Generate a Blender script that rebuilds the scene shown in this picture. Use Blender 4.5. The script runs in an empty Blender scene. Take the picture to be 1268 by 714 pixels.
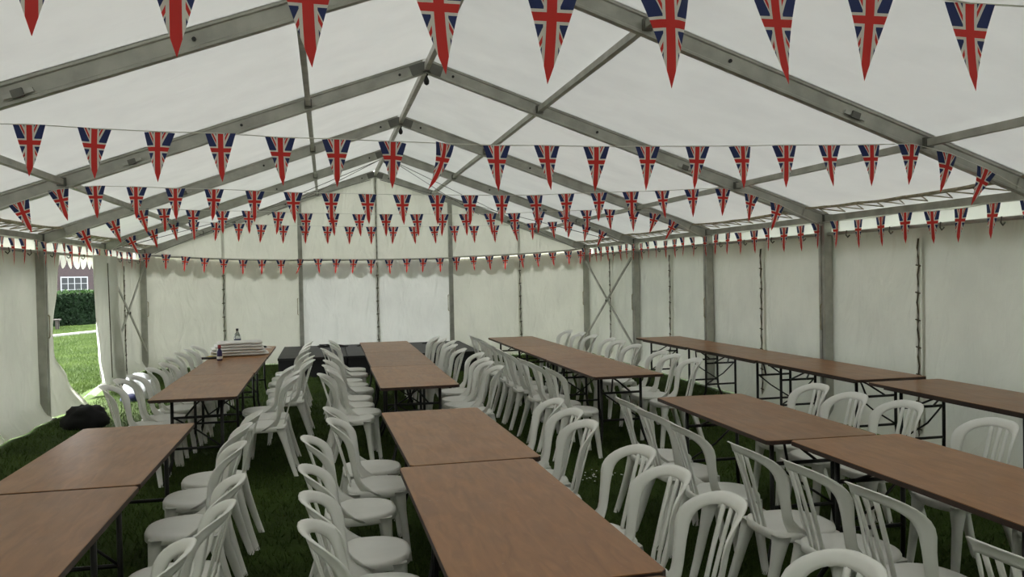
import bpy, math, random
import numpy as np
from mathutils import Vector, Matrix, noise
random.seed(7)
SC = bpy.context.scene
COL = SC.collection
PI = math.pi
# ------------------------------------------------------------------ camera
IW, IH, F = 1268, 714, 1033.0
YAW, PITCH, ROLL = 0.2195, -0.0170, -0.0186
CAM = Vector((-1.066, 0.0, 1.7595))
fw = Vector((math.sin(YAW)*math.cos(PITCH), math.cos(YAW)*math.cos(PITCH), math.sin(PITCH)))
rt0 = Vector((math.cos(YAW), -math.sin(YAW), 0)); up0 = rt0.cross(fw)
RT = rt0*math.cos(ROLL) + up0*math.sin(ROLL)
UP = up0*math.cos(ROLL) - rt0*math.sin(ROLL)
cd = bpy.data.cameras.new('camera'); cam = bpy.data.objects.new('camera', cd); COL.objects.link(cam)
cd.sensor_width = 36.0; cd.lens = F/IW*36.0; cd.clip_end = 500; cd.clip_start = 0.05
m = Matrix.Identity(4)
for i in range(3):
    m[i][0] = RT[i]; m[i][1] = UP[i]; m[i][2] = -fw[i]; m[i][3] = CAM[i]
cam.matrix_world = m
SC.camera = cam
# ------------------------------------------------------------------ light
SC.view_settings.view_transform = 'Standard'; SC.view_settings.look = 'None'
SC.view_settings.gamma = 1.0; SC.view_settings.use_curve_mapping = False
SC.view_settings.exposure = -0.35
w = bpy.data.worlds.new('sky'); SC.world = w; w.use_nodes = True
bg = w.node_tree.nodes['Background']
bg.inputs['Color'].default_value = (0.93, 0.97, 1.0, 1); bg.inputs['Strength'].default_value = 11.5
sd = bpy.data.lights.new('sun', 'SUN'); sd.energy = 32.0; sd.angle = math.radians(25); sd.color = (1, 0.96, 0.88)
sun = bpy.data.objects.new('sun', sd); COL.objects.link(sun)
sun.rotation_euler = Vector((0.55, -0.75, -1.0)).to_track_quat('-Z', 'Y').to_euler()

def ray(px, py): return fw + RT*((px-IW/2)/F) - UP*((py-IH/2)/F)
def at_z(px, py, z):
    d = ray(px, py); return CAM + d*((z-CAM.z)/d.z)
def at_y(px, py, y):
    d = ray(px, py); return CAM + d*((y-CAM.y)/d.y)
def at_x(px, py, x):
    d = ray(px, py); return CAM + d*((x-CAM.x)/d.x)

# ------------------------------------------------------------------ materials
def mat(name, color, rough=0.6, metal=0.0, noise_amt=0.0, nscale=8.0, bump=0.0, bscale=40.0, spec=0.5, color2=None, detail=4.0):
    M = bpy.data.materials.new(name); M.use_nodes = True
    nt = M.node_tree; b = nt.nodes['Principled BSDF']
    b.inputs['Base Color'].default_value = (*color, 1); b.inputs['Roughness'].default_value = rough
    b.inputs['Metallic'].default_value = metal; b.inputs['Specular IOR Level'].default_value = spec
    tc = nt.nodes.new('ShaderNodeTexCoord')
    if noise_amt > 0 or color2:
        n = nt.nodes.new('ShaderNodeTexNoise'); n.inputs['Scale'].default_value = nscale; n.inputs['Detail'].default_value = detail
        nt.links.new(tc.outputs['Object'], n.inputs['Vector'])
        r = nt.nodes.new('ShaderNodeValToRGB')
        c2 = color2 or tuple(c*(1-noise_amt) for c in color)
        r.color_ramp.elements[0].color = (*c2, 1); r.color_ramp.elements[1].color = (*color, 1)
        r.color_ramp.elements[0].position = 0.35; r.color_ramp.elements[1].position = 0.65
        nt.links.new(n.outputs['Fac'], r.inputs['Fac']); nt.links.new(r.outputs['Color'], b.inputs['Base Color'])
    if bump > 0:
        n2 = nt.nodes.new('ShaderNodeTexNoise'); n2.inputs['Scale'].default_value = bscale; n2.inputs['Detail'].default_value = 3
        nt.links.new(tc.outputs['Object'], n2.inputs['Vector'])
        bp = nt.nodes.new('ShaderNodeBump'); bp.inputs['Strength'].default_value = bump; bp.inputs['Distance'].default_value = 0.01
        nt.links.new(n2.outputs['Fac'], bp.inputs['Height']); nt.links.new(bp.outputs['Normal'], b.inputs['Normal'])
    return M

def canvas(name, refl, trans, fac, bump=0.25, bscale=(2.0, 2.0, 0.7), gloss=0.04, dirt=0.12):
    """white coated fabric: reflects diffusely and lets daylight through"""
    M = bpy.data.materials.new(name); M.use_nodes = True
    nt = M.node_tree; nt.nodes.clear()
    L = nt.links.new
    out = nt.nodes.new('ShaderNodeOutputMaterial')
    d = nt.nodes.new('ShaderNodeBsdfDiffuse'); t = nt.nodes.new('ShaderNodeBsdfTranslucent')
    g = nt.nodes.new('ShaderNodeBsdfGlossy'); g.inputs['Roughness'].default_value = 0.38
    g.inputs['Color'].default_value = (1, 1, 1, 1)
    mx = nt.nodes.new('ShaderNodeMixShader'); mx.inputs[0].default_value = fac
    mg = nt.nodes.new('ShaderNodeMixShader'); mg.inputs[0].default_value = gloss
    tc = nt.nodes.new('ShaderNodeTexCoord')
    n = nt.nodes.new('ShaderNodeTexNoise'); n.inputs['Scale'].default_value = 1.3; n.inputs['Detail'].default_value = 6
    L(tc.outputs['Object'], n.inputs['Vector'])
    r = nt.nodes.new('ShaderNodeValToRGB')
    r.color_ramp.elements[0].color = tuple(c*(1-dirt) for c in refl)+(1,); r.color_ramp.elements[1].color = (*refl, 1)
    r.color_ramp.elements[0].position = 0.3; r.color_ramp.elements[1].position = 0.6
    L(n.outputs['Fac'], r.inputs['Fac']); L(r.outputs['Color'], d.inputs['Color'])
    t.inputs['Color'].default_value = (*trans, 1)
    mp = nt.nodes.new('ShaderNodeMapping'); mp.inputs['Scale'].default_value = bscale
    n2 = nt.nodes.new('ShaderNodeTexNoise'); n2.inputs['Scale'].default_value = 2.2; n2.inputs['Detail'].default_value = 5
    n2.inputs['Distortion'].default_value = 0.6
    L(tc.outputs['Object'], mp.inputs['Vector']); L(mp.outputs['Vector'], n2.inputs['Vector'])
    bp = nt.nodes.new('ShaderNodeBump'); bp.inputs['Strength'].default_value = bump; bp.inputs['Distance'].default_value = 0.08
    L(n2.outputs['Fac'], bp.inputs['Height'])
    for s in (d, t, g): L(bp.outputs['Normal'], s.inputs['Normal'])
    L(d.outputs[0], mx.inputs[1]); L(t.outputs[0], mx.inputs[2])
    L(mx.outputs[0], mg.inputs[1]); L(g.outputs[0], mg.inputs[2]); L(mg.outputs[0], out.inputs['Surface'])
    return M

def pennant_material():
    M = bpy.data.materials.new('union_flag_print'); M.use_nodes = True
    nt = M.node_tree; b = nt.nodes['Principled BSDF']; L = nt.links.new
    b.inputs['Roughness'].default_value = 0.55
    uv = nt.nodes.new('ShaderNodeUVMap'); sx = nt.nodes.new('ShaderNodeSeparateXYZ'); L(uv.outputs[0], sx.inputs[0])
    def op(o, a, c=None):
        n = nt.nodes.new('ShaderNodeMath'); n.operation = o
        for i, v in enumerate((a, c)):
            if v is None: continue
            if isinstance(v, (int, float)): n.inputs[i].default_value = v
            else: L(v, n.inputs[i])
        return n.outputs[0]
    u = op('SUBTRACT', sx.outputs[0], 0.5); v = op('SUBTRACT', sx.outputs[1], 0.345)
    au = op('ABSOLUTE', u); av = op('ABSOLUTE', v)
    dg = op('SUBTRACT', au, op('MULTIPLY', av, 0.74))
    sg = op('SIGN', op('MULTIPLY', u, v))
    wd = op('LESS_THAN', op('ABSOLUTE', dg), 0.068)
    rd = op('LESS_THAN', op('ABSOLUTE', op('SUBTRACT', dg, op('MULTIPLY', sg, 0.018))), 0.027)
    wc = op('MAXIMUM', op('LESS_THAN', au, 0.142), op('LESS_THAN', av, 0.074))
    rc = op('MAXIMUM', op('LESS_THAN', au, 0.088), op('LESS_THAN', av, 0.043))
    def mixc(f, a, c):
        n = nt.nodes.new('ShaderNodeMix'); n.data_type = 'RGBA'; L(f, n.inputs[0])
        for s, val in ((6, a), (7, c)):
            if isinstance(val, tuple): n.inputs[s].default_value = (*val, 1)
            else: L(val, n.inputs[s])
        return n.outputs[2]
    RED, WHI, BLU = (0.62, 0.036, 0.030), (0.72, 0.68, 0.62), (0.022, 0.034, 0.125)
    c = mixc(wd, BLU, WHI); c = mixc(rd, c, RED); c = mixc(wc, c, WHI); c = mixc(rc, c, RED)
    L(c, b.inputs['Base Color'])
    t = nt.nodes.new('ShaderNodeBsdfTranslucent'); L(c, t.inputs['Color'])
    mx = nt.nodes.new('ShaderNodeMixShader'); mx.inputs[0].default_value = 0.5
    L(b.outputs[0], mx.inputs[1]); L(t.outputs[0], mx.inputs[2])
    L(mx.outputs[0], nt.nodes['Material Output'].inputs['Surface'])
    return M

def wood_material():
    M = bpy.data.materials.new('brown_plywood'); M.use_nodes = True
    nt = M.node_tree; b = nt.nodes['Principled BSDF']; L = nt.links.new
    tc = nt.nodes.new('ShaderNodeTexCoord'); oi = nt.nodes.new('ShaderNodeObjectInfo')
    ad = nt.nodes.new('ShaderNodeVectorMath'); ad.operation = 'ADD'
    sc = nt.nodes.new('ShaderNodeVectorMath'); sc.operation = 'SCALE'; sc.inputs['Scale'].default_value = 17.0
    cb = nt.nodes.new('ShaderNodeCombineXYZ'); L(oi.outputs['Random'], cb.inputs[0]); L(oi.outputs['Random'], cb.inputs[1])
    L(cb.outputs[0], sc.inputs[0]); L(tc.outputs['Object'], ad.inputs[0]); L(sc.outputs[0], ad.inputs[1])
    mp = nt.nodes.new('ShaderNodeMapping'); mp.inputs['Scale'].default_value = (7, 1.2, 1); L(ad.outputs[0], mp.inputs['Vector'])
    n = nt.nodes.new('ShaderNodeTexNoise'); n.inputs['Scale'].default_value = 3.0; n.inputs['Detail'].default_value = 8; n.inputs['Distortion'].default_value = 1.2
    L(mp.outputs[0], n.inputs['Vector'])
    r = nt.nodes.new('ShaderNodeValToRGB'); e = r.color_ramp.elements
    e[0].position = 0.3; e[0].color = (0.225, 0.094, 0.028, 1); e[1].position = 0.72; e[1].color = (0.340, 0.152, 0.050, 1)
    L(n.outputs['Fac'], r.inputs['Fac'])
    n2 = nt.nodes.new('ShaderNodeTexNoise'); n2.inputs['Scale'].default_value = 60; L(ad.outputs[0], n2.inputs['Vector'])
    r2 = nt.nodes.new('ShaderNodeValToRGB'); r2.color_ramp.elements[0].position = 0.70; r2.color_ramp.elements[1].position = 0.76
    L(n2.outputs['Fac'], r2.inputs['Fac'])
    mx = nt.nodes.new('ShaderNodeMix'); mx.data_type = 'RGBA'; L(r2.outputs[0], mx.inputs[0]); L(r.outputs[0], mx.inputs[6])
    mx.inputs[7].default_value = (0.36, 0.23, 0.15, 1)
    hv = nt.nodes.new('ShaderNodeHueSaturation'); L(mx.outputs[2], hv.inputs['Color']); L(hv.outputs[0], b.inputs['Base Color'])
    vr = nt.nodes.new('ShaderNodeMapRange'); vr.inputs['To Min'].default_value = 0.84; vr.inputs['To Max'].default_value = 1.16; L(oi.outputs['Random'], vr.inputs['Value']); L(vr.outputs[0], hv.inputs['Value'])
    n3 = nt.nodes.new('ShaderNodeTexNoise'); n3.inputs['Scale'].default_value = 4; n3.inputs['Detail'].default_value = 5; L(ad.outputs[0], n3.inputs['Vector'])
    mr = nt.nodes.new('ShaderNodeMapRange'); b.inputs['Specular IOR Level'].default_value = 0.5; mr.inputs['To Min'].default_value = 0.29; mr.inputs['To Max'].default_value = 0.40
    L(n3.outputs['Fac'], mr.inputs['Value']); L(mr.outputs[0], b.inputs['Roughness'])
    bp = nt.nodes.new('ShaderNodeBump'); bp.inputs['Strength'].default_value = 0.008; bp.inputs['Distance'].default_value = 0.004
    L(n.outputs['Fac'], bp.inputs['Height']); L(bp.outputs[0], b.inputs['Normal'])
    return M

def brick_material():
    M = bpy.data.materials.new('far_brick'); M.use_nodes = True
    nt = M.node_tree; b = nt.nodes['Principled BSDF']
    tc = nt.nodes.new('ShaderNodeTexCoord'); mp = nt.nodes.new('ShaderNodeMapping'); mp.inputs['Rotation'].default_value = (PI/2, 0, 0)
    br = nt.nodes.new('ShaderNodeTexBrick'); br.inputs['Scale'].default_value = 4.4
    br.inputs['Color1'].default_value = (0.030, 0.015, 0.016, 1); br.inputs['Color2'].default_value = (0.021, 0.012, 0.014, 1); br.inputs['Mortar'].default_value = (0.034, 0.024, 0.024, 1)
    nt.links.new(tc.outputs['Object'], mp.inputs[0]); nt.links.new(mp.outputs[0], br.inputs['Vector']); nt.links.new(br.outputs['Color'], b.inputs['Base Color'])
    b.inputs['Roughness'].default_value = 0.9
    return M

GRASS1, GRASS2 = (0.066, 0.102, 0.020), (0.038, 0.066, 0.012)
MT = dict(
    roof=canvas('roof_canvas', (0.80, 0.81, 0.77), (0.92, 0.93, 0.90), 0.033, bump=0.16, bscale=(0.6, 1.6, 1)),
    wall=canvas('wall_canvas', (0.77, 0.77, 0.685), (0.90, 0.91, 0.80), 0.031, bump=0.9, bscale=(1.6, 1.6, 0.6)),
    wall2=canvas('newer_wall_canvas', (0.80, 0.81, 0.77), (0.92, 0.94, 0.90), 0.037, bump=0.9, bscale=(1.6, 1.6, 0.6)),
    flap=canvas('valance_canvas', (0.82, 0.82, 0.76), (0.92, 0.92, 0.85), 0.085, bump=0.2),
    hem=mat('tan_hem', (0.44, 0.40, 0.28), 0.9, noise_amt=0.4, nscale=20),
    rope=mat('lacing_rope', (0.10, 0.085, 0.055), 0.9),
    wrope=mat('white_cord', (0.62, 0.62, 0.56), 0.8),
    alu=mat('aluminium', (0.45, 0.45, 0.395), 0.45, 0.25, noise_amt=0.25, nscale=6, bump=0.05),
    alud=mat('dull_steel', (0.15, 0.15, 0.13), 0.5, 0.4, noise_amt=0.2, nscale=10),
    plate=mat('zinc_plate', (0.42, 0.42, 0.38), 0.4, 0.6),
    cable=mat('steel_cable', (0.16, 0.16, 0.15), 0.5, 0.5),
    black=mat('black_steel', (0.012, 0.012, 0.012), 0.45, 0.2),
    blk=mat('black_fabric', (0.008, 0.008, 0.009), 0.85, bump=0.4, bscale=30),
    plastic=mat('white_plastic', (0.84, 0.84, 0.79), 0.36, noise_amt=0.06, nscale=5, spec=0.4),
    wood=wood_material(),
    edge=mat('table_edge', (0.045, 0.022, 0.015), 0.55, noise_amt=0.3, nscale=15),
    flag=pennant_material(),
    soil=mat('turf', (0.044, 0.074, 0.014), 0.95, spec=0.1, color2=(0.025, 0.042, 0.008), nscale=1.6, bump=0.6, bscale=25, detail=8),
    blade=mat('grass_blade', GRASS1, 0.7, spec=0.2, color2=GRASS2, nscale=0.8, detail=6),
    deck=mat('stage_deck_top', (0.030, 0.031, 0.033), 0.6, noise_amt=0.35, nscale=4),
    skirt=mat('stage_skirt', (0.006, 0.006, 0.006), 0.85),
    cloth=mat('white_cotton', (0.80, 0.78, 0.75), 0.85, noise_amt=0.05, bump=0.15, bscale=25),
    white=mat('white_paint', (0.22, 0.225, 0.235), 0.6),
    glassd=mat('far_window_glass', (0.008, 0.010, 0.012), 0.5, spec=0.2),
    brick=brick_material(),
    roofd=mat('roof_tile', (0.10, 0.05, 0.04), 0.9, noise_amt=0.3),
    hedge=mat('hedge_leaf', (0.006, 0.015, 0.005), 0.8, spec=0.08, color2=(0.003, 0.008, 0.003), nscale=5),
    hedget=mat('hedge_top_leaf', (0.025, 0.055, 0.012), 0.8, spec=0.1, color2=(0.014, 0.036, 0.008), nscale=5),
    path=mat('pale_path', (0.20, 0.20, 0.18), 0.9, noise_amt=0.2, nscale=3),
    bench=mat('weathered_wood', (0.028, 0.022, 0.017), 0.85, noise_amt=0.3),
    navy=mat('navy_plastic', (0.012, 0.014, 0.06), 0.4),
    purple=mat('violet_plastic', (0.035, 0.022, 0.11), 0.35),
    red=mat('red_cap', (0.35, 0.02, 0.03), 0.4),
    yellow=mat('yellow_card', (0.55, 0.40, 0.03), 0.6),
    paper=mat('paper', (0.72, 0.72, 0.70), 0.7),
    bagw=mat('white_film', (0.80, 0.80, 0.80), 0.45, bump=0.5, bscale=14),
    flower=mat('daisy_petal', (0.8, 0.8, 0.75), 0.8),
)
gm = bpy.data.materials.new('clear_bottle'); gm.use_nodes = True
gb = gm.node_tree.nodes['Principled BSDF']; gb.inputs['Base Color'].default_value = (0.9, 0.93, 0.94, 1)
gb.inputs['Roughness'].default_value = 0.12; gb.inputs['Transmission Weight'].default_value = 0.75; gb.inputs['IOR'].default_value = 1.2
MT['clear'] = gm

# ------------------------------------------------------------------ mesh helpers
class MB:
    def __init__(s): s.v = []; s.f = []
    def add(s, vs, fs):
        o = len(s.v); s.v += [tuple(q) for q in vs]; s.f += [tuple(i+o for i in q) for q in fs]; return s
    def box(s, lo, hi):
        (a, b, c), (d, e, f) = lo, hi
        return s.add([(a,b,c),(d,b,c),(d,e,c),(a,e,c),(a,b,f),(d,b,f),(d,e,f),(a,e,f)],
                     [(0,3,2,1),(4,5,6,7),(0,1,5,4),(1,2,6,5),(2,3,7,6),(3,0,4,7)])
    def cbox(s, c, h): return s.box([c[i]-h[i] for i in range(3)], [c[i]+h[i] for i in range(3)])
    def sweep(s, pts, prof, upv=(0,0,1), closed=False, scale=None):
        """profile [(a,b)] swept along pts; a along the side vector, b along the up vector"""
        pts = [Vector(q) for q in pts]; n = len(pts); k = len(prof); vs = []
        for i in range(n):
            t = (pts[min(i+1, n-1)] - pts[max(i-1, 0)]).normalized()
            u = Vector(upv)
            sd_ = t.cross(u)
            if sd_.length < 1e-4: sd_ = t.cross(Vector((0, 1, 0)))
            sd_.normalize(); u2 = sd_.cross(t)
            sc = scale[i] if scale else 1.0
            for a, b in prof: vs.append(pts[i] + sd_*(a*sc) + u2*(b*sc))
        fs = []
        for i in range(n-1):
            for j in range(k):
                fs.append((i*k+j, i*k+(j+1) % k, (i+1)*k+(j+1) % k, (i+1)*k+j))
        fs.append(tuple(range(k-1, -1, -1))); fs.append(tuple(range((n-1)*k, n*k)))
        return s.add(vs, fs)
    def tube(s, pts, r, n=6, scale=None, upv=(0,0,1)):
        return s.sweep(pts, [(r*math.cos(2*PI*j/n), r*math.sin(2*PI*j/n)) for j in range(n)], upv, scale=scale)
    def bar(s, a, b, w_, h_, upv=(0,0,1)):
        return s.sweep([a, b], [(-w_/2,-h_/2),(w_/2,-h_/2),(w_/2,h_/2),(-w_/2,h_/2)], upv)
    def lathe(s, prof, c=(0,0,0), n=14):
        vs = []; fs = []
        for r, z in prof:
            for j in range(n): vs.append((c[0]+r*math.cos(2*PI*j/n), c[1]+r*math.sin(2*PI*j/n), c[2]+z))
        for i in range(len(prof)-1):
            for j in range(n): fs.append((i*n+j, i*n+(j+1) % n, (i+1)*n+(j+1) % n, (i+1)*n+j))
        fs.append(tuple(range(n-1, -1, -1))); fs.append(tuple(range((len(prof)-1)*n, len(prof)*n)))
        return s.add(vs, fs)
    def grid(s, nu, nv, fn):
        vs = [fn(i/nu, j/nv) for j in range(nv+1) for i in range(nu+1)]
        fs = [(j*(nu+1)+i, j*(nu+1)+i+1, (j+1)*(nu+1)+i+1, (j+1)*(nu+1)+i) for j in range(nv) for i in range(nu)]
        return s.add(vs, fs)
    def mesh(s, name, material, smooth=False):
        me = bpy.data.meshes.new(name); me.from_pydata(s.v, [], s.f); me.update()
        me.materials.append(MT[material] if isinstance(material, str) else material)
        if smooth: me.shade_smooth()
        return me
def link(name, me, parent=None, loc=None, rot=None):
    o = bpy.data.objects.new(name, me); COL.objects.link(o)
    if parent: o.parent = parent
    if loc is not None: o.location = loc
    if rot is not None: o.rotation_euler = rot
    return o
def part(name, mb, material, parent=None, smooth=False): return link(name, mb.mesh(name, material, smooth), parent)
def tag(o, label=None, cat=None, group=None, kind=None):
    if label: o['label'] = label
    if cat: o['category'] = cat
    if group: o['group'] = group
    if kind: o['kind'] = kind
    return o
def thing(name, label, cat, loc=(0,0,0), rz=0.0, group=None):
    o = bpy.data.objects.new(name, None); COL.objects.link(o); o.empty_display_size = 0.1
    o.location = loc; o.rotation_euler = (0, 0, rz); return tag(o, label, cat, group)
def structure(name, label=None):
    o = bpy.data.objects.new(name, None); COL.objects.link(o); return tag(o, label, None, None, 'structure')
ORD = ['first','second','third','fourth','fifth','sixth','seventh','eighth','ninth','tenth','eleventh','twelfth','thirteenth','fourteenth','fifteenth','sixteenth','seventeenth','eighteenth']

# ------------------------------------------------------------------ tent dimensions
D, BAY, PX, HE, HR, WX = 17.832, 3.05, 4.613, 2.317, 3.927, 4.70
def FY(k): return D - BAY*k
NF = 7                       # bays of canvas
SL = (HR-HE)/PX
def roofz(x): return HR - SL*abs(x)         # centre line of the rafters
def nz(x, y, z=0.0): return noise.noise(Vector((x, y, z)))

# ------------------------------------------------------------------ ground
g = MB().grid(40, 40, lambda u, v: (-70+140*u, -30+140*v, 0.0))
floor = part('floor', g, 'soil'); tag(floor, 'dark green mown turf under and around the white marquee', None, None, 'structure')

# ------------------------------------------------------------------ roof canvas
ceiling = structure('ceiling', 'white translucent pvc roof canvas stretched over aluminium rafters')
RTOP = 0.085
for k in range(NF):
    for sgn in (-1, 1):
        y0, y1 = FY(k+1)-0.03, FY(k)+(0.03 if k else 0.16)
        def fn(u, v, sgn=sgn, y0=y0, y1=y1, k=k):
            s_ = v*1.02; x = s_*(PX+0.10)
            yy = y0+(y1-y0)*u
            e = math.sin(PI*u)
            zz = roofz(x)+RTOP - 0.020*e*math.sin(PI*min(1, v)) + 0.010*e*min(1, v*6)*nz(x*1.5+sgn*9, yy*0.7, k) + 0.018*e*(v**4)*math.sin(yy*9+x*3)
            return (sgn*x, yy, zz)
        gp = MB().grid(14, 20, fn)
        part('roof_panel', gp, 'roof', ceiling, True)
# tan hem and lacing along both eaves
for sgn in (-1, 1):
    for k in range(5):
        y0, y1 = FY(k+1)+0.05, FY(k)-0.05
        hx = 4.38
        pts = [(sgn*(hx+0.015*nz(i*0.7, k, sgn)), y0+(y1-y0)*i/16, roofz(hx)+0.058-0.03*math.sin(PI*i/16)+0.012*nz(i*0.5, sgn*4, k)) for i in range(17)]
        hm = MB().sweep(pts, [(-0.05,-0.010),(0.05,-0.010),(0.05,0.010),(-0.05,0.010)])
        h = part('roof_hem', hm, 'hem', ceiling)
        lc = MB(); zig = []
        for i in range(19):
            yy = y0+(y1-y0)*i/18
            zig.append((sgn*(4.40 if i % 2 else 4.62), yy, (roofz(4.40)+0.045) if i % 2 else HE+0.075))
        lc.tube(zig, 0.007, 5)
        part('roof_lacing', lc, 'hem', h)
# scalloped valances hanging outside the eaves and the end wall
def valance(fn_pos, length, n):
    b = MB(); nu = n*8
    def f(u, v):
        sc = abs(math.sin(PI*u*n))
        return fn_pos(u, v*(0.24+0.12*sc**0.6))
    b.grid(nu, 3, f); return b
for sgn in (-1, 1):
    for k in range(NF):
        y0, y1 = FY(k+1)-0.03, FY(k)+(0.03 if k else 0.16)
        b = valance(lambda u, d, s=sgn, y0=y0, y1=y1: (s*(PX+0.17+0.01*math.sin(u*40)), y0+(y1-y0)*u, HE+0.06-d*1.15), 3, 9)
        part('valance', b, 'flap', ceiling, True)

# ------------------------------------------------------------------ aluminium frames
RAFT = [(-0.03,-0.07),(0.03,-0.07),(0.03,-0.052),(0.018,-0.045),(0.018,0.045),(0.03,0.052),(0.03,0.07),(-0.03,0.07),(-0.03,0.052),(-0.018,0.045),(-0.018,-0.045),(-0.03,-0.052)]
POST = [(-0.06,-0.05),(-0.012,-0.05),(-0.012,-0.038),(0.012,-0.038),(0.012,-0.05),(0.06,-0.05),(0.06,0.05),(0.012,0.05),(0.012,0.038),(-0.012,0.038),(-0.012,0.05),(-0.06,0.05)]
FN = ['gable end', 'second', 'third', 'fourth', 'fifth', 'sixth']
for k in range(6):
    lab = 'grey aluminium portal frame standing against the gable end wall' if k == 0 else 'grey aluminium portal frame, %s counting from the gable end wall' % ORD[k]
    fr = thing('portal_frame', lab, 'tent frame', (0, FY(k), 0), 0, 'portal frames of the marquee')
    for s in (-1, 1):
        x = s*PX
        p = MB().sweep([(x, 0, 0.0), (x, 0, HE-0.02)], POST, (1, 0, 0)); po = part('post', p, 'alu', fr)
        bp_ = MB().box((x-0.10, -0.10, 0.0), (x+0.10, 0.10, 0.012)); part('base_plate', bp_, 'alud', po)
        st = MB().tube([(x-s*0.07, -0.02, 1.05), (x-s*0.085, -0.02, 1.07), (x-s*0.085, -0.02, 1.33), (x-s*0.07, -0.02, 1.35)], 0.010, 5)
        part('strap', st, 'hem', po)
        ra = MB().sweep([(s*0.02, 0, HR), (x, 0, HE)], RAFT, (0, 0, 1)); rf = part('rafter', ra, 'alu', fr)
        q = MB(); dirx = Vector((s*PX, 0, HE-HR)).normalized()
        c = Vector((s*PX*0.62, -0.034, roofz(PX*0.62)-0.02))
        q.bar(c-dirx*0.09, c+dirx*0.09, 0.012, 0.028); part('bracket', q, 'plate', rf)
        q = MB(); q.bar(c-dirx*0.035+Vector((0,-0.01,0)), c+dirx*0.035+Vector((0,-0.01,0)), 0.02, 0.05); part('clamp', q, 'alud', rf)
        for ff in (0.06, 0.40):
            q = MB(); c2 = Vector((s*PX*ff, -0.022, roofz(PX*ff))); q.tube([c2, c2+Vector((0,-0.012,0))], 0.014, 8); part('bolt', q, 'black', rf)
        # gusset at the eave
        q = MB(); c3 = Vector((x, 0, HE)); q.bar(c3+Vector((-s*0.30, -0.0, SL*0.30-0.02)), c3+Vector((s*0.02, 0, -0.02)), 0.075, 0.10); part('eave_bracket', q, 'alu', fr)
    q = MB(); q.bar((-0.16, 0, HR-SL*0.16), (0, 0, HR), 0.07, 0.11); q.bar((0, 0, HR), (0.16, 0, HR-SL*0.16), 0.07, 0.11); part('ridge_bracket', q, 'alud', fr)
    if k == 0:
        for x in (-1.57, 1.57):
            p = MB().sweep([(x, -0.0, 0.0), (x, 0, roofz(x)-0.05)], [(a*0.85, b*0.85) for a, b in POST], (1, 0, 0)); po = part('gable_post', p, 'alu', fr)
            st = MB().tube([(x-0.06, -0.03, 1.0), (x-0.075, -0.03, 1.02), (x-0.075, -0.03, 1.33), (x-0.06, -0.03, 1.35)], 0.010, 5); part('strap', st, 'hem', po)
    # black pulley hook under the ridge
    if k in (1, 2, 3):
        hk = thing('pulley_hook', 'small black pulley hook hanging under the ridge of the %s frame from gable' % ORD[k], 'hook', (0.0, FY(k)-0.01, HR-0.06), 0, 'black hooks under the ridge')
        part('shackle', MB().tube([(0,0,0.02),(0.012,0,-0.02),(0.0,0,-0.05)], 0.008, 6), 'black', hk)
        part('hook_body', MB().lathe([(0.006,-0.03),(0.016,-0.05),(0.030,-0.085),(0.026,-0.115),(0.008,-0.130)], n=10), 'black', hk, True)
def purlin_line(name, label, x, z, w_, h_, cat='roof beam'):
    t = thing(name, label, cat, (x, 0, z))
    for k in range(5):
        b = MB().bar((0, FY(k+1)+0.032, 0), (0, FY(k)-0.032, 0), w_, h_); part('beam_section', b, 'alu', t)
        for yy in (FY(k+1)+0.05, FY(k)-0.05): part('end_bracket', MB().cbox((0, yy, 0), (w_/2+0.012, 0.018, h_/2+0.012)), 'alud', t)
purlin_line('ridge_purlin', 'grey aluminium purlin running along the ridge of the marquee roof', 0, HR-0.01, 0.05, 0.07)
for s, nm in ((-1, 'doorway'), (1, 'solid wall')):
    for fr_, nn in ((0.26, 'upper'), (0.755, 'lower')):
        purlin_line('roof_purlin', '%s grey aluminium purlin along the roof slope on the %s side' % (nn, nm), s*PX*fr_, roofz(PX*fr_)-0.0, 0.05, 0.055)
    purlin_line('eave_beam', 'grey aluminium beam along the eave on the %s side' % nm, s*(PX+0.0), HE+0.02, 0.09, 0.07)
# roof tension cables in the end bay
for s, nm in ((-1, 'doorway'), (1, 'solid wall')):
    tcb = thing('tension_cable', 'thin steel bracing cables crossed under the roof beside gable, %s side' % nm, 'cable', (0, FY(0), 0))
    for a, b in (((s*0.1, -BAY), (s*4.4, 0)), ((s*0.1, 0), (s*4.4, -BAY)), ((s*0.1, -BAY), (s*2.2, 0))):
        pa = Vector((a[0], a[1], roofz(a[0])-0.09)); pb = Vector((b[0], b[1], roofz(b[0])-0.09))
        part('cable_strand', MB().tube([pa, (pa+pb)/2-Vector((0,0,0.02)), pb], 0.006, 5), 'cable', tcb)
# crossed wall braces in the end bay
for s, nm in ((-1, 'doorway'), (1, 'solid wall')):
    bc = thing('cross_brace', 'grey crossed bracing bars in the corner bay of %s' % ('the doorway side wall' if s < 0 else 'the solid side wall'), 'brace', (s*(PX-0.03), 0, 0))
    part('brace_bar', MB().bar((0, FY(1)+0.08, 0.35), (0, FY(0)-0.08, 2.02), 0.02, 0.05), 'alu', bc)
    part('brace_bar', MB().bar((-s*0.025, FY(1)+0.08, 2.02), (-s*0.025, FY(0)-0.08, 0.35), 0.02, 0.05), 'alu', bc)
    part('brace_bolt', MB().tube([(-s*0.05, (FY(0)+FY(1))/2, 1.185), (s*0.02, (FY(0)+FY(1))/2, 1.185)], 0.025, 8), 'alud', bc)
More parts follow.
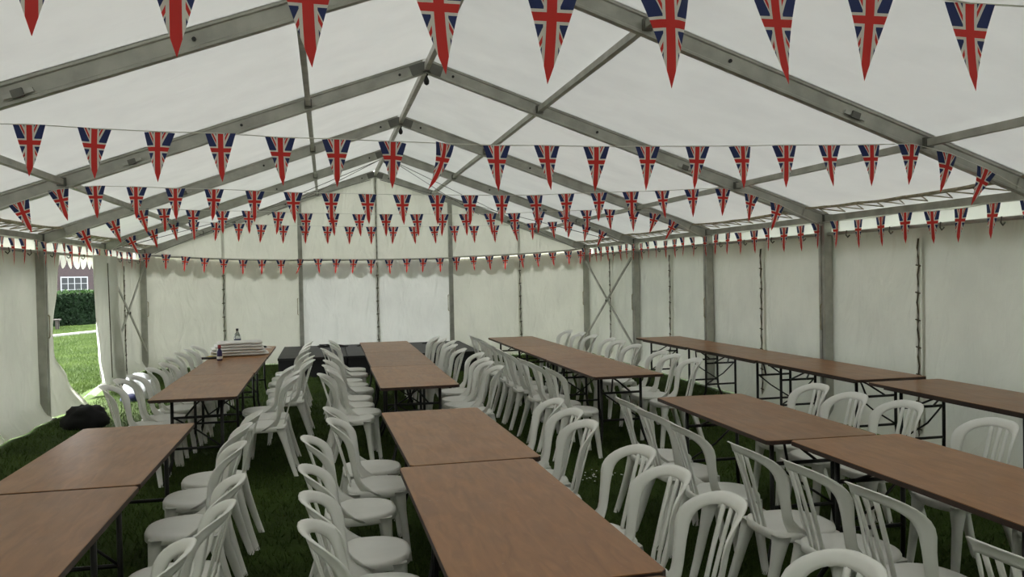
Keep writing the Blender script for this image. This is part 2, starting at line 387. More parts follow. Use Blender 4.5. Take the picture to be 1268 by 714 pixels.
# wall rails
RAILZ = HE-0.16
for s, nm in ((-1, 'doorway side wall'), (1, 'solid side wall')):
    t = thing('wall_rail', 'thin grey rail below the eave beam on the %s' % nm, 'rail', (s*(PX+0.005), 0, RAILZ))
    for k in range(5):
        part('rail_section', MB().tube([(0, FY(k+1)+0.04, 0), (0, FY(k)-0.04, 0)], 0.019, 8), 'alu', t)
        for i in range(4):
            yy = FY(k+1)+BAY*(i+0.6)/4.2
            q = MB().tube([(-s*0.022, yy, 0.02), (-s*0.03, yy, -0.03), (-s*0.01, yy, -0.055), (s*0.015, yy, -0.03)], 0.008, 5); part('rail_clip', q, 'alud', t)
def grz(x): return RAILZ + 0.12 - 0.155*(1-min(1, abs(x)/PX)**2.6)      # rail of the gable wall
t = thing('wall_rail', 'thin grey rail running across the gable end wall behind the pennants', 'rail', (0, D-0.02, 0))
for xa, xb in ((-PX, -1.57), (-1.57, 1.57), (1.57, PX)):
    part('rail_section', MB().tube([(xa+0.05+(xb-xa-0.1)*i/6, 0, grz(xa+(xb-xa)*i/6)+(0.02 if xa > 0 else 0)) for i in range(7)], 0.019, 8), 'alu', t)

# ------------------------------------------------------------------ canvas walls
def wall_panel(parent, axis, a0, a1, pos, zt, zb=0.01, side=1, amp=0.02, seed=0.0, kick=0.10, nu=22, nv=20, name='wall_panel', lap=0, mt='wall'):
    a0 -= 0.03; a1 += 0.03; kick += amp*0
    """a curtain hung in the plane axis = pos between a0 and a1; side points into the tent"""
    def fn(u, v):
        a = a0+(a1-a0)*u
        z = zb+(zt(a)-zb)*v
        e = (1-v)**0.7
        off = amp*(nz(a*2.6+seed, z*0.6, seed)*1.4 + 0.7*math.sin(a*7+seed*3+z*0.8)*e) + 0.012*nz(a*7, z*1.5, seed+5)
        off += kick*max(0, 1-z/0.22)**1.5
        off = off*(0.25+0.75*min(1, 8*(1-v)) if v > 0.875 else 1)
        off = off*min(1, 7*u, 7*(1-u))**0.7 + (kick*max(0, 1-z/0.22)**1.5)*(1-min(1, 7*u, 7*(1-u))**0.7) + 0.006*lap
        return (a, pos-side*off, z) if axis == 'y' else (pos+side*off, a, z)
    return part(name, MB().grid(nu, nv, fn), mt, parent, True)
def lacing(parent, axis, a, pos, zt, side, seed=0.0):
    strip = MB(); rp = MB()
    def P(da, off, z):
        aa = a+da+0.012*nz(z*1.3, seed)
        o = 0.03+off+0.008*nz(z*2, seed+3)
        return (aa, pos-side*o, z) if axis == 'y' else (pos+side*o, aa, z)
    n = 22
    strip.sweep([P(0.018, 0, 0.05+(zt-0.1)*i/n) for i in range(n+1)], [(-0.022,-0.006),(0.022,-0.006),(0.022,0.006),(-0.022,0.006)], (0, 1, 0) if axis == 'y' else (1, 0, 0))
    part('lacing_hem', strip, 'wall', parent)
    pts = [P(0.010*math.sin(i*2.2), 0.018, 0.06+(zt-0.12)*i/n) for i in range(n+1)]
    rp.tube(pts, 0.0085, 5)
    for i in range(1, n, 3): rp.tube([P(-0.03, 0.016, 0.06+(zt-0.12)*i/n), P(0.03, 0.020, 0.07+(zt-0.12)*i/n)], 0.008, 5)
    part('lacing_rope', rp, 'rope', parent)
wb = structure('wall_back', 'white canvas gable end wall laced together in panels')
xs = [-4.64, -3.10, -1.57, 0.0, 1.57, 3.10, 4.64]
for i in range(6):
    wall_panel(wb, 'y', xs[i]-(0.07 if i == 0 else 0), xs[i+1]+(0.07 if i == 5 else 0), D+0.09, lambda a: grz(a)+0.0, side=1, amp=0.028, seed=i*3.1, kick=0.16, lap=i % 2, mt='wall2' if i in (2, 3) else 'wall')
for i in range(6):
    xa, xb = xs[i]-0.03-(0.08 if i == 0 else 0), xs[i+1]+0.03+(0.08 if i == 5 else 0)
    def fn(u, v, xa=xa, xb=xb, i=i):
        x = xa+(xb-xa)*u; z0 = grz(x)+0.004; z1 = roofz(x)+0.06
        e = math.sin(PI*min(1, max(0, u)))*math.sin(PI*v)
        return (x, D+0.07-0.03*e*(nz(x*1.4, v*2, i)+0.5*nz(x*4, v*5, i)), z0+(z1-z0)*v)
    part('gable_panel', MB().grid(12, 10, fn), 'wall', wb, True)
for i in (1, 3, 5): lacing(wb, 'y', xs[i], D+0.06, grz(xs[i]), 1, i)
up = MB().tube([(0.004*math.sin(i*3), D+0.02, grz(0)+0.02+(HR-grz(0)-0.05)*i/14) for i in range(15)], 0.009, 5); part('lacing_rope', up, 'rope', wb)
b = valance(lambda u, d: (-4.79+9.58*u, D+0.108, grz(-4.79+9.58*u)+0.03-d*1.15), 9, 27); part('valance', b, 'flap', wb, True)
wr = structure('wall_right', 'white canvas side wall of laced panels without any opening')
for k in range(NF):
    ym = (FY(k)+FY(k+1))/2
    for j, (a0, a1) in enumerate(((FY(k+1)+0.004, ym-0.004), (ym+0.004, FY(k)+(0.08 if k == 0 else 0)))):
        wall_panel(wr, 'x', a0, a1, WX, lambda a: RAILZ, side=-1, amp=0.022, seed=k*2.3+j*7, kick=0.12, lap=j)
    if k < 5: lacing(wr, 'x', ym, WX-0.02, RAILZ-0.06, -1, k*1.7)
wl = structure('wall_left', 'white canvas side wall with one bay drawn open as doorway')
for k in range(NF):
    if k == 1: continue
    ym = (FY(k)+FY(k+1))/2
    for j, (a0, a1) in enumerate(((FY(k+1)+0.004, ym-0.004), (ym+0.004, FY(k)+(0.08 if k == 0 else 0)))):
        wall_panel(wl, 'x', a0, a1, -WX, lambda a: RAILZ, side=1, amp=0.03, seed=k*1.9+j*5+40, kick=0.14 if k == 2 else 0.12, lap=5 if (k == 2 and j == 1) else j)
    if k < 5: lacing(wl, 'x', ym, -WX+0.02, RAILZ-0.06, 1, k*1.1+9)
# front end wall behind the camera
wf = structure('wall_front', 'white canvas end wall opposite the gable with the stage')
for i in range(6):
    def fn(u, v, i=i):
        x = xs[i]+(xs[i+1]-xs[i])*u; z1 = roofz(x)+0.06
        return (x, FY(NF)+0.01+0.02*nz(x*3, v*3, 3), 0.01+z1*v-0.01*v)
    part('wall_panel', MB().grid(8, 12, fn), 'wall', wf, True)
# doorway curtains
def curtain(rows, folds, depth, seed):
    """rows: (z, plan point of one edge, plan point of the other edge) from top to bottom"""
    def fn(u, v):
        t_ = v*(len(rows)-1); i = min(int(t_), len(rows)-2); f = t_-i; f = f*f*(3-2*f)
        z = rows[i][0]*(1-(t_-i))+rows[i+1][0]*(t_-i)
        A = Vector(rows[i][1])*(1-f)+Vector(rows[i+1][1])*f; B = Vector(rows[i][2])*(1-f)+Vector(rows[i+1][2])*f
        q = A+(B-A)*u; d = (B-A).normalized(); nrm = Vector((d.y, -d.x))
        ph = u*folds*2*PI+seed+0.8*nz(u*2, v*2.5, seed)
        q = q+nrm*depth*(0.35+0.75*v)*(math.sin(ph)+0.35*math.sin(2.3*ph+seed)+0.5*nz(u*3, v*4, seed+2))
        return (q.x, q.y, z)
    return part('door_curtain', MB().grid(72, 30, fn), 'wall', wl, True)
def dp(px, py, X): q = at_x(px, py, X); return (X, q.y)
y2 = FY(2)+0.02
g1 = at_z(114, 506, 0.03)
c1 = curtain([(RAILZ, (-4.68, y2), dp(74, 312, -4.68)), (1.75, (-4.635, y2), dp(72, 350, -4.66)), (1.10, (-4.635, y2), dp(65.5, 400, -4.62)), (0.85, (-4.635, y2), dp(67, 425, -4.58)), (0.45, (-4.635, y2), dp(86, 455, -4.48)), (0.02, (-4.635, y2), (g1.x, g1.y))], 1.6, 0.030, 0.5)
XC = -4.47
c2 = curtain([(RAILZ+0.02, dp(113, 318, -4.50), dp(145, 316, XC)), (1.3, dp(116, 385, -4.50), dp(147, 380, XC)), (0.6, dp(121, 440, -4.50), dp(152, 430, XC)), (0.10, dp(126, 478, -4.52), dp(156, 470, XC))], 2.1, 0.045, 2.0)
lc = MB().tube([(XC+0.09, at_x(133+7*(1-z/2.05), 318+(2.05-z)*80, XC+0.09).y, z) for z in [2.05-i*0.1 for i in range(19)]], 0.008, 5); part('lacing_rope', lc, 'rope', wl)
dy = lambda px, py: at_x(px, py, -WX+0.05).y
fl = MB().grid(6, 6, lambda u, v: (XC-0.03-0.14*v+0.08*u, dp(125, 478, XC)[1]+0.05-0.40*v*(1-0.4*u)+0.25*u, 0.17-0.14*v+0.03*math.sin(4*u))); part('curtain_flap', fl, 'flap', wl, True)

# ------------------------------------------------------------------ trestle tables
TL, TW, TZ = 1.79, 0.72, 0.765
TB = MB()
hx, hy, ch = TW/2-0.004, TL/2-0.004, 0.02
out_ = [(-hx+ch,-hy),(hx-ch,-hy),(hx,-hy+ch),(hx,hy-ch),(hx-ch,hy),(-hx+ch,hy),(-hx,hy-ch),(-hx,-hy+ch)]
TB.add([(x, y, TZ-0.016) for x, y in out_]+[(x, y, TZ) for x, y in out_], [tuple(range(7, -1, -1)), tuple(range(8, 16))]+[(i, (i+1) % 8, 8+(i+1) % 8, 8+i) for i in range(8)])
me_top = TB.mesh('tabletop', 'wood')
EB = MB(); o2 = [(x*1.006, y*1.003) for x, y in out_]; n8 = 8
vs = [(x, y, TZ-0.026) for x, y in o2]+[(x, y, TZ-0.003) for x, y in o2]+[(x*0.985, y*0.992, TZ-0.003) for x, y in o2]+[(x*0.93, y*0.97, TZ-0.026) for x, y in o2]
fs = []
for r_ in range(3): fs += [(r_*8+i, r_*8+(i+1) % 8, (r_+1)*8+(i+1) % 8, (r_+1)*8+i) for i in range(8)]
fs += [(24+i, 24+(i+1) % 8, (i+1) % 8, i) for i in range(8)]
me_edge = EB.add(vs, fs).mesh('edge_trim', 'edge')
me_apron = MB().box((-0.012, -0.75, TZ-0.05), (0.012, 0.75, TZ-0.026)).mesh('batten', 'edge')
def leg_mesh(s): return MB().tube([(s*0.205, 0, TZ-0.03), (s*0.205, 0, 0.30), (s*0.21, -0.01, 0.20), (s*0.235, -0.05, 0.10), (s*0.275, -0.08, 0.012), (s*0.285, -0.085, 0.008)], 0.0145, 7, upv=(0, 1, 0)).mesh('leg', 'black', True)
me_leg = [leg_mesh(-1), leg_mesh(1)]
me_cross = MB().tube([(-0.205, 0, 0), (0.205, 0, 0)], 0.012, 6).mesh('crossbar', 'black', True)
me_brace = [MB().tube([(s*0.10, 0.0, 0.57), (s*0.03, 0.17, 0.66), (-s*0.06, 0.38, TZ-0.03)], 0.009, 5).mesh('folding_brace', 'black', True) for s in (-1, 1)]
me_brace.append(MB().tube([(-0.19, 0.0, 0.57), (0.0, 0.06, 0.44), (0.19, 0.0, 0.31)], 0.008, 5).mesh('folding_brace', 'black', True))
def table(x, y, label, rz=0.0, group='brown plywood trestle tables'):
    t = thing('trestle_table', label, 'table', (x, y, 0), rz, group)
    link('tabletop', me_top, t); link('edge_trim', me_edge, t); [link('batten', me_apron, t, (q*0.29, 0, 0)) for q in (-1, 1)]
    for s in (-1, 1):
        r = 0 if s < 0 else PI
        o_ = (0, s*(TL/2-0.24))
        for l in me_leg: link('leg', l, t, (*o_, 0), (0, 0, r))
        for z in (0.30, 0.57): link('crossbar', me_cross, t, (*o_, z))
        for q in me_brace: link('folding_brace', q, t, (*o_, 0), (0, 0, r))
    return t
rows_t = {
 'table row beside the doorway': [(-2.165, 7.43+0.5*TL+2*TL), (-2.175, 7.43+1.5*TL), (-2.185, 7.43+0.5*TL), (-2.335, 5.265), (-2.33, 3.455)],
 'table row leading to the stage': [(-0.225, 7.52+2.5*TL), (-0.235, 7.52+1.5*TL), (-0.25, 7.52+0.5*TL), (-0.315, 5.275), (-0.345, 3.47), (-0.36, 1.66)],
 'third table row from the doorway': [(1.775, 7.58+2.5*TL), (1.77, 7.58+1.5*TL), (1.765, 7.58+0.5*TL), (1.80, 5.275), (1.885, 3.47), (1.90, 1.66)],
 'chairless table row along the wall': [(3.86, 6.55+2.5*TL), (3.875, 6.55+1.5*TL), (3.885, 6.55+0.5*TL), (3.855, 5.50)],
}
ROT = {('table row leading to the stage', 3): 0.02, ('table row leading to the stage', 4): 0.012, ('third table row from the doorway', 3): -0.028, ('third table row from the doorway', 4): -0.02, ('chairless table row along the wall', 3): -0.02, ('table row beside the doorway', 3): 0.0}
for rn, lst in rows_t.items():
    for i, (x, y) in enumerate(lst):
        extra = 'brown plywood trestle table, %s from the gable wall in %s' % (ORD[i], rn)
        table(x, y, extra, ROT.get((rn, i), random.uniform(-0.006, 0.006)))

# ------------------------------------------------------------------ chairs
def chair_meshes():
    # back surface
    def S(u, v):
        wrap = (0.080+0.040*min(1, max(v, 0)/0.40))*(abs(u)/0.215)**2.7
        rec = 0.125*(max(v, 0)/0.435)**1.15
        fl_ = 0.060*max(0, 1-v/0.10)**2*(abs(u)/0.2)**2
        return Vector((u, -0.180-rec+wrap+fl_, 0.445+v))
    def N(u, v):
        e = 1e-3
        return (S(u+e, v)-S(u-e, v)).cross(S(u, v+e)-S(u, v-e)).normalized()
    cl = []
    nS, nA = 9, 20
    for i in range(nS): f = i/nS; cl.append((-(0.188+0.014*f), -0.02+0.285*f))
    for i in range(nA+1):
        a = PI-PI*i/nA; ca, sa = math.cos(a), math.sin(a)
        cl.append((0.202*math.copysign(abs(ca)**0.72, ca), 0.265+0.137*(abs(sa)**0.80)))
    for i in range(nS-1, -1, -1): f = i/nS; cl.append((0.188+0.014*f, -0.02+0.285*f))
    n = len(cl); B = MB(); vs = []
    for i, (u, v) in enumerate(cl):
        du = cl[min(i+1, n-1)][0]-cl[max(i-1, 0)][0]; dv = cl[min(i+1, n-1)][1]-cl[max(i-1, 0)][1]
        l = math.hypot(du, dv); pu, pv = -dv/l, du/l            # outward normal in the sheet
        top = max(0, (v-0.2)/0.2)
        hw = 0.0185+0.0085*min(1, top) + 0.012*max(0, 1-v/0.08)
        nn = N(u, v)
        for o_, h_ in ((-1.0,-0.004),(-1.0,0.004),(-0.5,0.0055),(0.4,0.0055),(1.0,0.001-0.012*top),(1.0,-0.007-0.012*top),(0.4,-0.004),(-0.5,-0.0045)):
            q = S(u+pu*hw*o_, v+pv*hw*o_)
            vs.append(q+nn*(-h_))
    k = 8
    fs = [(i*k+j, i*k+(j+1) % k, (i+1)*k+(j+1) % k, (i+1)*k+j) for i in range(n-1) for j in range(k)]
    fs += [tuple(range(k-1, -1, -1)), tuple(range((n-1)*k, n*k))]
    back = B.add(vs, fs).mesh('backrest', 'plastic', True)
    slats = []
    for c in (-1, 0, 1):
        b_ = MB(); vv = []
        m_ = 8
        for i in range(m_+1):
            v = -0.015+0.39*i/m_; u0 = c*(0.048+0.012*i/m_)
            nn = N(u0, v)
            for o_, h_ in ((-0.013,-0.003),(0.013,-0.003),(0.013,0.003),(0,0.005),(-0.013,0.003)): vv.append(S(u0+o_, v)-nn*h_)
        ff = [(i*5+j, i*5+(j+1) % 5, (i+1)*5+(j+1) % 5, (i+1)*5+j) for i in range(m_) for j in range(5)]
        slats.append(b_.add(vv, ff+[(4,3,2,1,0), tuple(range(m_*5, m_*5+5))]).mesh('slat', 'plastic', True))
    # seat
    s_ = MB(); nn_ = 32; vs = []
    def outl(a, sc):
        ca, sa = math.cos(a), math.sin(a)
        ex = 0.80 if sa > 0 else 0.62
        return (0.212*sc*math.copysign(abs(ca)**ex, ca), 0.0+(0.205 if sa > 0 else 0.195)*sc*math.copysign(abs(sa)**ex, sa))
    rings = [(0.35, 0.436), (0.70, 0.439), (0.90, 0.447), (0.975, 0.446), (1.0, 0.436), (1.0, 0.405), (0.965, 0.400), (0.955, 0.425), (0.6, 0.428)]
    for sc, z in rings:
        for j in range(nn_):
            x, y = outl(2*PI*j/nn_, sc); vs.append((x, y, z))
    fs = [(r*nn_+j, (r+1)*nn_+j, (r+1)*nn_+(j+1) % nn_, r*nn_+(j+1) % nn_) for r in range(len(rings)-1) for j in range(nn_)]
    fs += [tuple(range(nn_)), tuple(range(len(rings)*nn_-1, (len(rings)-1)*nn_-1, -1))]
    seat = s_.add(vs, fs).mesh('seat', 'plastic', True)
    legs = []
    for sx, fy in ((-1, 1), (1, 1), (-1, -1), (1, -1)):
        b_ = MB(); pts = []
        if fy > 0: path = [(0.155, 0.122, 0.430, 0.044, 0.044), (0.162, 0.132, 0.390, 0.034, 0.034), (0.169, 0.142, 0.31, 0.024, 0.025), (0.180, 0.164, 0.12, 0.020, 0.021), (0.187, 0.178, 0.0, 0.017, 0.018)]
        else: path = [(0.155, -0.138, 0.430, 0.044, 0.046), (0.163, -0.155, 0.390, 0.034, 0.036), (0.171, -0.185, 0.29, 0.024, 0.026), (0.186, -0.235, 0.12, 0.020, 0.022), (0.196, -0.275, 0.0, 0.017, 0.019)]
        vs = []
        for x, y, z, wx, wy in path:
            for a, c in ((-1,-.6),(-.6,-1),(.6,-1),(1,-.6),(1,.6),(.6,1),(-.6,1),(-1,.6)): vs.append((sx*x+a*wx, y+c*wy, z))
        ff = [(i*8+j, i*8+(j+1) % 8, (i+1)*8+(j+1) % 8, (i+1)*8+j) for i in range(len(path)-1) for j in range(8)]
        ff += [tuple(range(8)), tuple(range(len(path)*8-1, (len(path)-1)*8-1, -1))]
        ff = [tuple(reversed(q)) for q in ff]
        legs.append(b_.add(vs, ff).mesh('leg', 'plastic', True))
    return seat, back, slats, legs
SEAT, BACK, SLATS, LEGS = chair_meshes()
def chair(ax, ay, face, label, jit):
    """(ax, ay) is the plan position of the top of the backrest; face +1 looks to +X, -1 to -X"""
    rz = (-PI/2 if face > 0 else PI/2)+jit
    fx, fy_ = -math.sin(rz), math.cos(rz)
    t = thing('plastic_chair', label, 'chair', (ax+fx*0.245, ay+fy_*0.245, 0), rz, 'white plastic chairs at the trestle tables')
    link('seat', SEAT, t); link('backrest', BACK, t)
    for s in SLATS: link('slat', s, t)
    for l in LEGS: link('leg', l, t)
R1, R2, R3 = 'the doorway table row', 'the stage table row', 'third row from doorway'
DOORS, SOLID = 'doorway side', 'solid wall side'
chairs = [
 (R1, DOORS, 1, [(-2.80, 12.02), (-2.80, 11.48), (-2.84, 10.98), (-2.85, 10.36), (-2.78, 9.68), (-2.82, 9.18), (-2.86, 8.55), (-2.90, 8.22), (-2.90, 7.76), (-3.0, 4.85)]),
 (R1, SOLID, -1, [(-1.33, 12.05), (-1.34, 11.45), (-1.35, 10.91), (-1.33, 10.24), (-1.28, 9.83), (-1.27, 9.36), (-1.46, 8.75), (-1.39, 8.30), (-1.39, 7.85), (-1.57, 5.83), (-1.60, 5.36), (-1.58, 4.75), (-1.51, 3.93), (-1.51, 3.47), (-1.59, 2.97)]),
 (R2, DOORS, 1, [(-0.98, 12.15), (-0.98, 11.54), (-1.08, 10.83), (-1.03, 10.40), (-0.99, 9.93), (-1.04, 9.26), (-1.05, 8.74), (-1.01, 8.29), (-1.09, 7.97), (-1.03, 5.85), (-1.01, 5.37), (-1.15, 4.81), (-1.14, 4.05), (-1.12, 3.52), (-1.11, 3.09)]),
 (R2, SOLID, -1, [(0.47, 12.15), (0.52, 11.75), (0.58, 11.30), (0.51, 10.70), (0.52, 10.05), (0.62, 9.43), (0.56, 8.80), (0.53, 8.42), (0.54, 8.00), (0.49, 5.71), (0.48, 5.24), (0.43, 4.79), (0.46, 3.99), (0.43, 3.51), (0.44, 3.02), (0.48, 2.26)]),
 (R3, DOORS, 1, [(1.06, 12.20), (1.08, 11.65), (1.02, 11.03), (1.02, 10.33), (0.99, 9.85), (0.98, 9.39), (0.98, 8.62), (0.99, 8.17), (1.03, 7.73), (1.01, 5.60), (0.98, 5.13), (0.97, 4.58), (1.03, 3.92), (1.08, 3.48), (1.11, 3.01), (1.05, 2.25)]),
 (R3, SOLID, -1, [(2.63, 12.62), (2.67, 12.06), (2.67, 11.50), (2.70, 10.81), (2.67, 10.37), (2.63, 9.70), (2.60, 8.80), (2.56, 8.38), (2.58, 7.90), (2.60, 5.76), (2.57, 5.26), (2.66, 4.82), (2.69, 4.09), (2.69, 3.34)]),
]
for rn, sd_, face, lst in chairs:
    for i, (x, y) in enumerate(lst):
        chair(x, y, face, 'white plastic chair, %s from gable wall, %s of %s' % (ORD[i], sd_, rn), random.uniform(-0.06, 0.06))

# ------------------------------------------------------------------ bunting
FL, FWD = 0.31, 0.186
def pennant_mesh(kind):
    b_ = MB(); nr, nc = 8, 4; vs = []; uvs = []
    for i in range(nr+1):
        v = i/nr
        for j in range(nc+1):
            c = -0.5+j/nc
            hw = (1-v)*FWD if i < nr else 0.001
            x = c*hw
            y = [0.018*v*v+0.9*x*c*(1-v), -0.022*v*v+0.2*x*v, 0.03*math.sin(v*2.2)*v+0.3*x*v, 0.0][kind]
            xx = x + [0.0, 0.014*v*v, -0.016*v*v, 0.0][kind]
            if kind == 3:                      # blown and half turned
                ang = 0.75*(1-0.4*v); xx, y = x*math.cos(ang)-0.10*v*v, x*math.sin(ang)+0.05*v
            vs.append((xx, y, -v*FL)); uvs.append((0.5+c*(1-v), v))
    fs = [(i*(nc+1)+j, (i+1)*(nc+1)+j, (i+1)*(nc+1)+j+1, i*(nc+1)+j+1) for i in range(nr) for j in range(nc)]
    me = b_.add(vs, fs).mesh('pennant', 'flag', True)
    ul = me.uv_layers.new(name='UVMap')
    for lp in me.loops: ul.data[lp.index].uv = uvs[lp.vertex_index]
    return me
PEN = [pennant_mesh(i) for i in range(4)]
def bunting(label, flags, axis, ext0=None, ext1=None, blown=(), follow=0.9):
    """flags: points where the middle of each pennant top meets the cord"""
    t = thing('bunting_string', label, 'bunting', (0, 0, 0), 0, 'strings of union flag bunting')
    P = [Vector(q) for q in flags]
    line = ([Vector(ext0)] if ext0 else [])+P+([Vector(ext1)] if ext1 else [])
    part('cord', MB().tube(line, 0.0035, 5), 'wrope', t)
    n = len(P)
    for i, q in enumerate(P):
        a, b = (P[max(i-1, 0)], P[min(i+1, n-1)])
        if ext0 and i == 0: a = Vector(ext0)
        if ext1 and i == n-1: b = Vector(ext1)
        d = b-a
        if axis == 'x':
            sl = math.atan2(d.z, d.x)*follow if d.x > 0 else 0
            rot = (random.uniform(-0.05, 0.05), -sl+random.uniform(-0.03, 0.03), random.uniform(-0.15, 0.15))
        else:
            rot = (random.uniform(-0.04, 0.04), random.uniform(-0.05, 0.05), PI/2+random.uniform(-0.15, 0.15))
        kind = 3 if i in blown else random.choice((0, 1, 2))
        o = link('pennant', PEN[kind], t, q, rot)
def carry_on(pts, s):
    """continue a string past the last seen pennant to the eave on side s"""
    end = pts[-1] if s > 0 else pts[0]; x, z0, out = end.x, end.z, []
    while True:
        x += s*0.385
        if abs(x) > 4.25: break
        out.append(Vector((x, end.y, min(z0, roofz(x)-0.10))))
    return pts+out if s > 0 else list(reversed(out))+pts
def anchor(q, s): return Vector((s*4.45, q.y, roofz(4.45)-0.09))
row1 = [(44,50),(221,73),(383,87),(544,94),(686,102),(831,108),(960,106),(1079,99),(1202,115)]
y5 = FY(5)-0.09
r1 = [at_y(x, y, y5)+Vector((0, 0, FL)) for x, y in row1]
r1 = carry_on(carry_on(r1, 1), -1)
bunting('string of union flag pennants strung across under the sixth frame from the gable wall', r1, 'x', anchor(r1[0], -1), anchor(r1[-1], 1))
row2 = [(36,154),(117,159),(195,163),(273,165),(347,170),(417,172),(487,175),(551,177.5),(615,180),(677,180),(738.5,181.5),(802,181),(863.6,181),(920,180.5),(974,179.5),(1027,179.5),(1080,179),(1130,178),(1177,190),(1222,209)]
row3 = [(23,250),(72,234),(117.6,230),(168,231),(217,233),(265,234),(315,236),(363,238),(410,239),(455,240),(498,241),(541.6,241),(582,241.5),(621.6,241.5),(663.6,241.5),(701,239.5),(741.6,238.5),(782,237),(820,236),(858.6,234),(896.7,233),(931,241),(965,253)]
row4 = [(102,285),(139,273),(174,260),(203,258),(239,260),(275.5,261),(308,261),(345,262),(379,264),(412,264),(444.5,265),(478,265),(516,265),(548,265),(577,264.7),(607,264),(637,263.7),(667,262),(699,261),(727,260),(755,259),(784.6,261),(811.5,264),(835,274)]
row5 = [(160,293),(188,284.5),(214,275),(240,274.5),(268,275.5),(295.7,276.5),(323.6,278),(351,279),(378,279.5),(405.6,280),(433,280.5),(459.6,280.5),(487,280.5),(512.4,280.5),(537.6,280),(562.5,279.5),(587,279.5),(612,279),(637.7,278),(659,276),(684,274.5),(705.6,274),(726.5,279),(747,286)]
for rw, k, bl in ((row2, 4, (7,)), (row3, 3, ()), (row4, 2, ()), (row5, 1, ())):
    pts = [at_y(x, y, FY(k)-0.09) for x, y in rw]
    n0 = len(pts)
    if k == 4: pts = carry_on(pts, -1); bl = tuple(i+len(pts)-n0 for i in bl)
    e0, e1 = anchor(pts[0], -1), anchor(pts[-1], 1)
    bunting('string of union flag pennants strung across under the %s frame from the gable wall' % ORD[k], pts, 'x', e0, e1, bl)
zx = [(540,278),(612,282),(683,290),(755,295),(825,300),(895,302),(965,302),(1035,303),(1107,300),(1172,298),(1240,299)]
zy = [(53,300),(118,302),(184,302),(249,298),(309,297),(371,296),(432,292),(494,290),(553,288),(612,287),(671,283),(729,279),(786,275),(845,270),(890,268)]
gb_ = [(x/2.976, 220+y/2.976) for x, y in zx]+[(420+x/2.976, 220+y/2.976) for x, y in zy]
bunting('string of union flag pennants hung along the rail of the gable wall', [at_y(x, y, D-0.10) for x, y in gb_], 'x', blown=(8,))
def wall_bunting(s, label):
    pts = []; y = FY(0)-0.22; i = 0
    while y > FY(5)+0.1:
        pts.append((s*(PX-0.085), y, HE-0.015-0.025*abs(math.sin(i*0.9)))); y -= BAY/8.2; i += 1
    pts = list(reversed(pts)) if s > 0 else pts
    bunting(label, pts, 'y')
wall_bunting(1, 'string of union flag pennants along the eave of the solid side wall')
wall_bunting(-1, 'string of union flag pennants along the eave of the doorway side wall')

# ------------------------------------------------------------------ stage
for i in range(3):
    x0 = -1.92+i*1.205; lab = ['end deck towards the doorway', 'middle deck behind the table row', 'end deck towards the solid wall'][i]
    t = thing('stage_deck', 'low black stage, %s' % lab, 'stage', (x0+0.6, 16.4, 0), 0, 'black stage decks')
    part('deck_top', MB().box((-0.598, -1.28, 0.325), (0.598, 1.28, 0.36)), 'deck', t)
    part('skirt', MB().box((-0.59, -1.27, 0.003), (0.59, 1.27, 0.324)), 'skirt', t)
    part('deck_edge', MB().box((-0.598, -1.292, 0.32), (0.598, -1.281, 0.358)), 'black', t)
def squiggle(cx, cy, z, n, r, seed, lab):
    rnd = random.Random(seed); pts = []
    for i in range(n):
        a = i*0.55; pts.append((cx+(r+rnd.uniform(-.03,.03))*math.cos(a)*1.7, cy+r*math.sin(a), z+0.008+0.05*abs(math.sin(a*0.5+seed))*rnd.random()))
    o = part('power_cable', MB().tube(pts, 0.012, 5), 'black', None, True); tag(o, lab, 'cable')
squiggle(-0.95, 17.2, 0.36, 26, 0.16, 3, 'loose black cable coil lying on the stage nearer the doorway')
squiggle(-0.25, 17.15, 0.36, 20, 0.12, 5, 'small black cable coil on the stage behind the middle table')
squiggle(1.1, 17.2, 0.36, 20, 0.14, 8, 'black cable coil on the stage end towards the solid wall')

# ------------------------------------------------------------------ things on the table by the doorway
SP = at_z(290, 440, TZ)
cx, cy = -2.20, SP.y+0.05
for i in range(5):
    hw, hd, hh = 0.355-0.02*i+random.uniform(-.02,.02), 0.22-0.010*i, 0.020
    z0 = TZ+0.002+sum([0.036]*i)
    ox, oy = random.uniform(-.02,.02), random.uniform(-.02,.02)
    b_ = MB()
    def fn(u, v, hw=hw, hd=hd, hh=hh, ox=ox, oy=oy, i=i):
        a = u*2*PI; c, s = math.cos(a), math.sin(a); e = 0.35
        ph = -PI/2+PI*v; cp, sp = math.cos(ph), math.sin(ph)
        rr = cp**0.35 if cp > 1e-4 else 0
        x = hw*math.copysign(abs(c)**e, c)*rr; y = hd*math.copysign(abs(s)**e, s)*rr
        return (x+ox+0.030*nz(y*7, i*3.0, 1), y+oy+0.03*nz(x*6, i*2.0, 5), hh*math.copysign(abs(sp)**0.8, sp)+hh+0.010*nz(x*5+3, y*5, 2)+0.004*nz(x*14, y*14, i))
    b_.grid(40, 12, fn)
    nm = ['bottom of the stack', 'second from the bottom of stack', 'middle of the stack', 'second from the top of stack', 'top of the stack'][i]
    o = part('folded_tablecloth', b_, 'cloth', None, True); o.location = (cx, cy, z0); o.rotation_euler = (0, 0, 0.12+random.uniform(-.05,.05))
    tag(o, 'folded white tablecloth on the trestle table, %s' % nm, 'tablecloth', 'stack of folded tablecloths')
bt = at_z(294, 433, TZ); bt.x = -2.05
t = thing('drinks_bottle', 'clear plastic bottle with dark label and black cap behind the folded tablecloths', 'bottle', (at_y(294, 421, cy+0.36).x, cy+0.36, TZ))
part('bottle_body', MB().lathe([(0.040,0.0),(0.045,0.01),(0.045,0.20),(0.038,0.24),(0.018,0.285),(0.014,0.30)], n=16), 'clear', t, True)
part('bottle_label', MB().lathe([(0.0458,0.10),(0.0462,0.105),(0.0462,0.185),(0.0458,0.19)], n=16), 'navy', t, True)
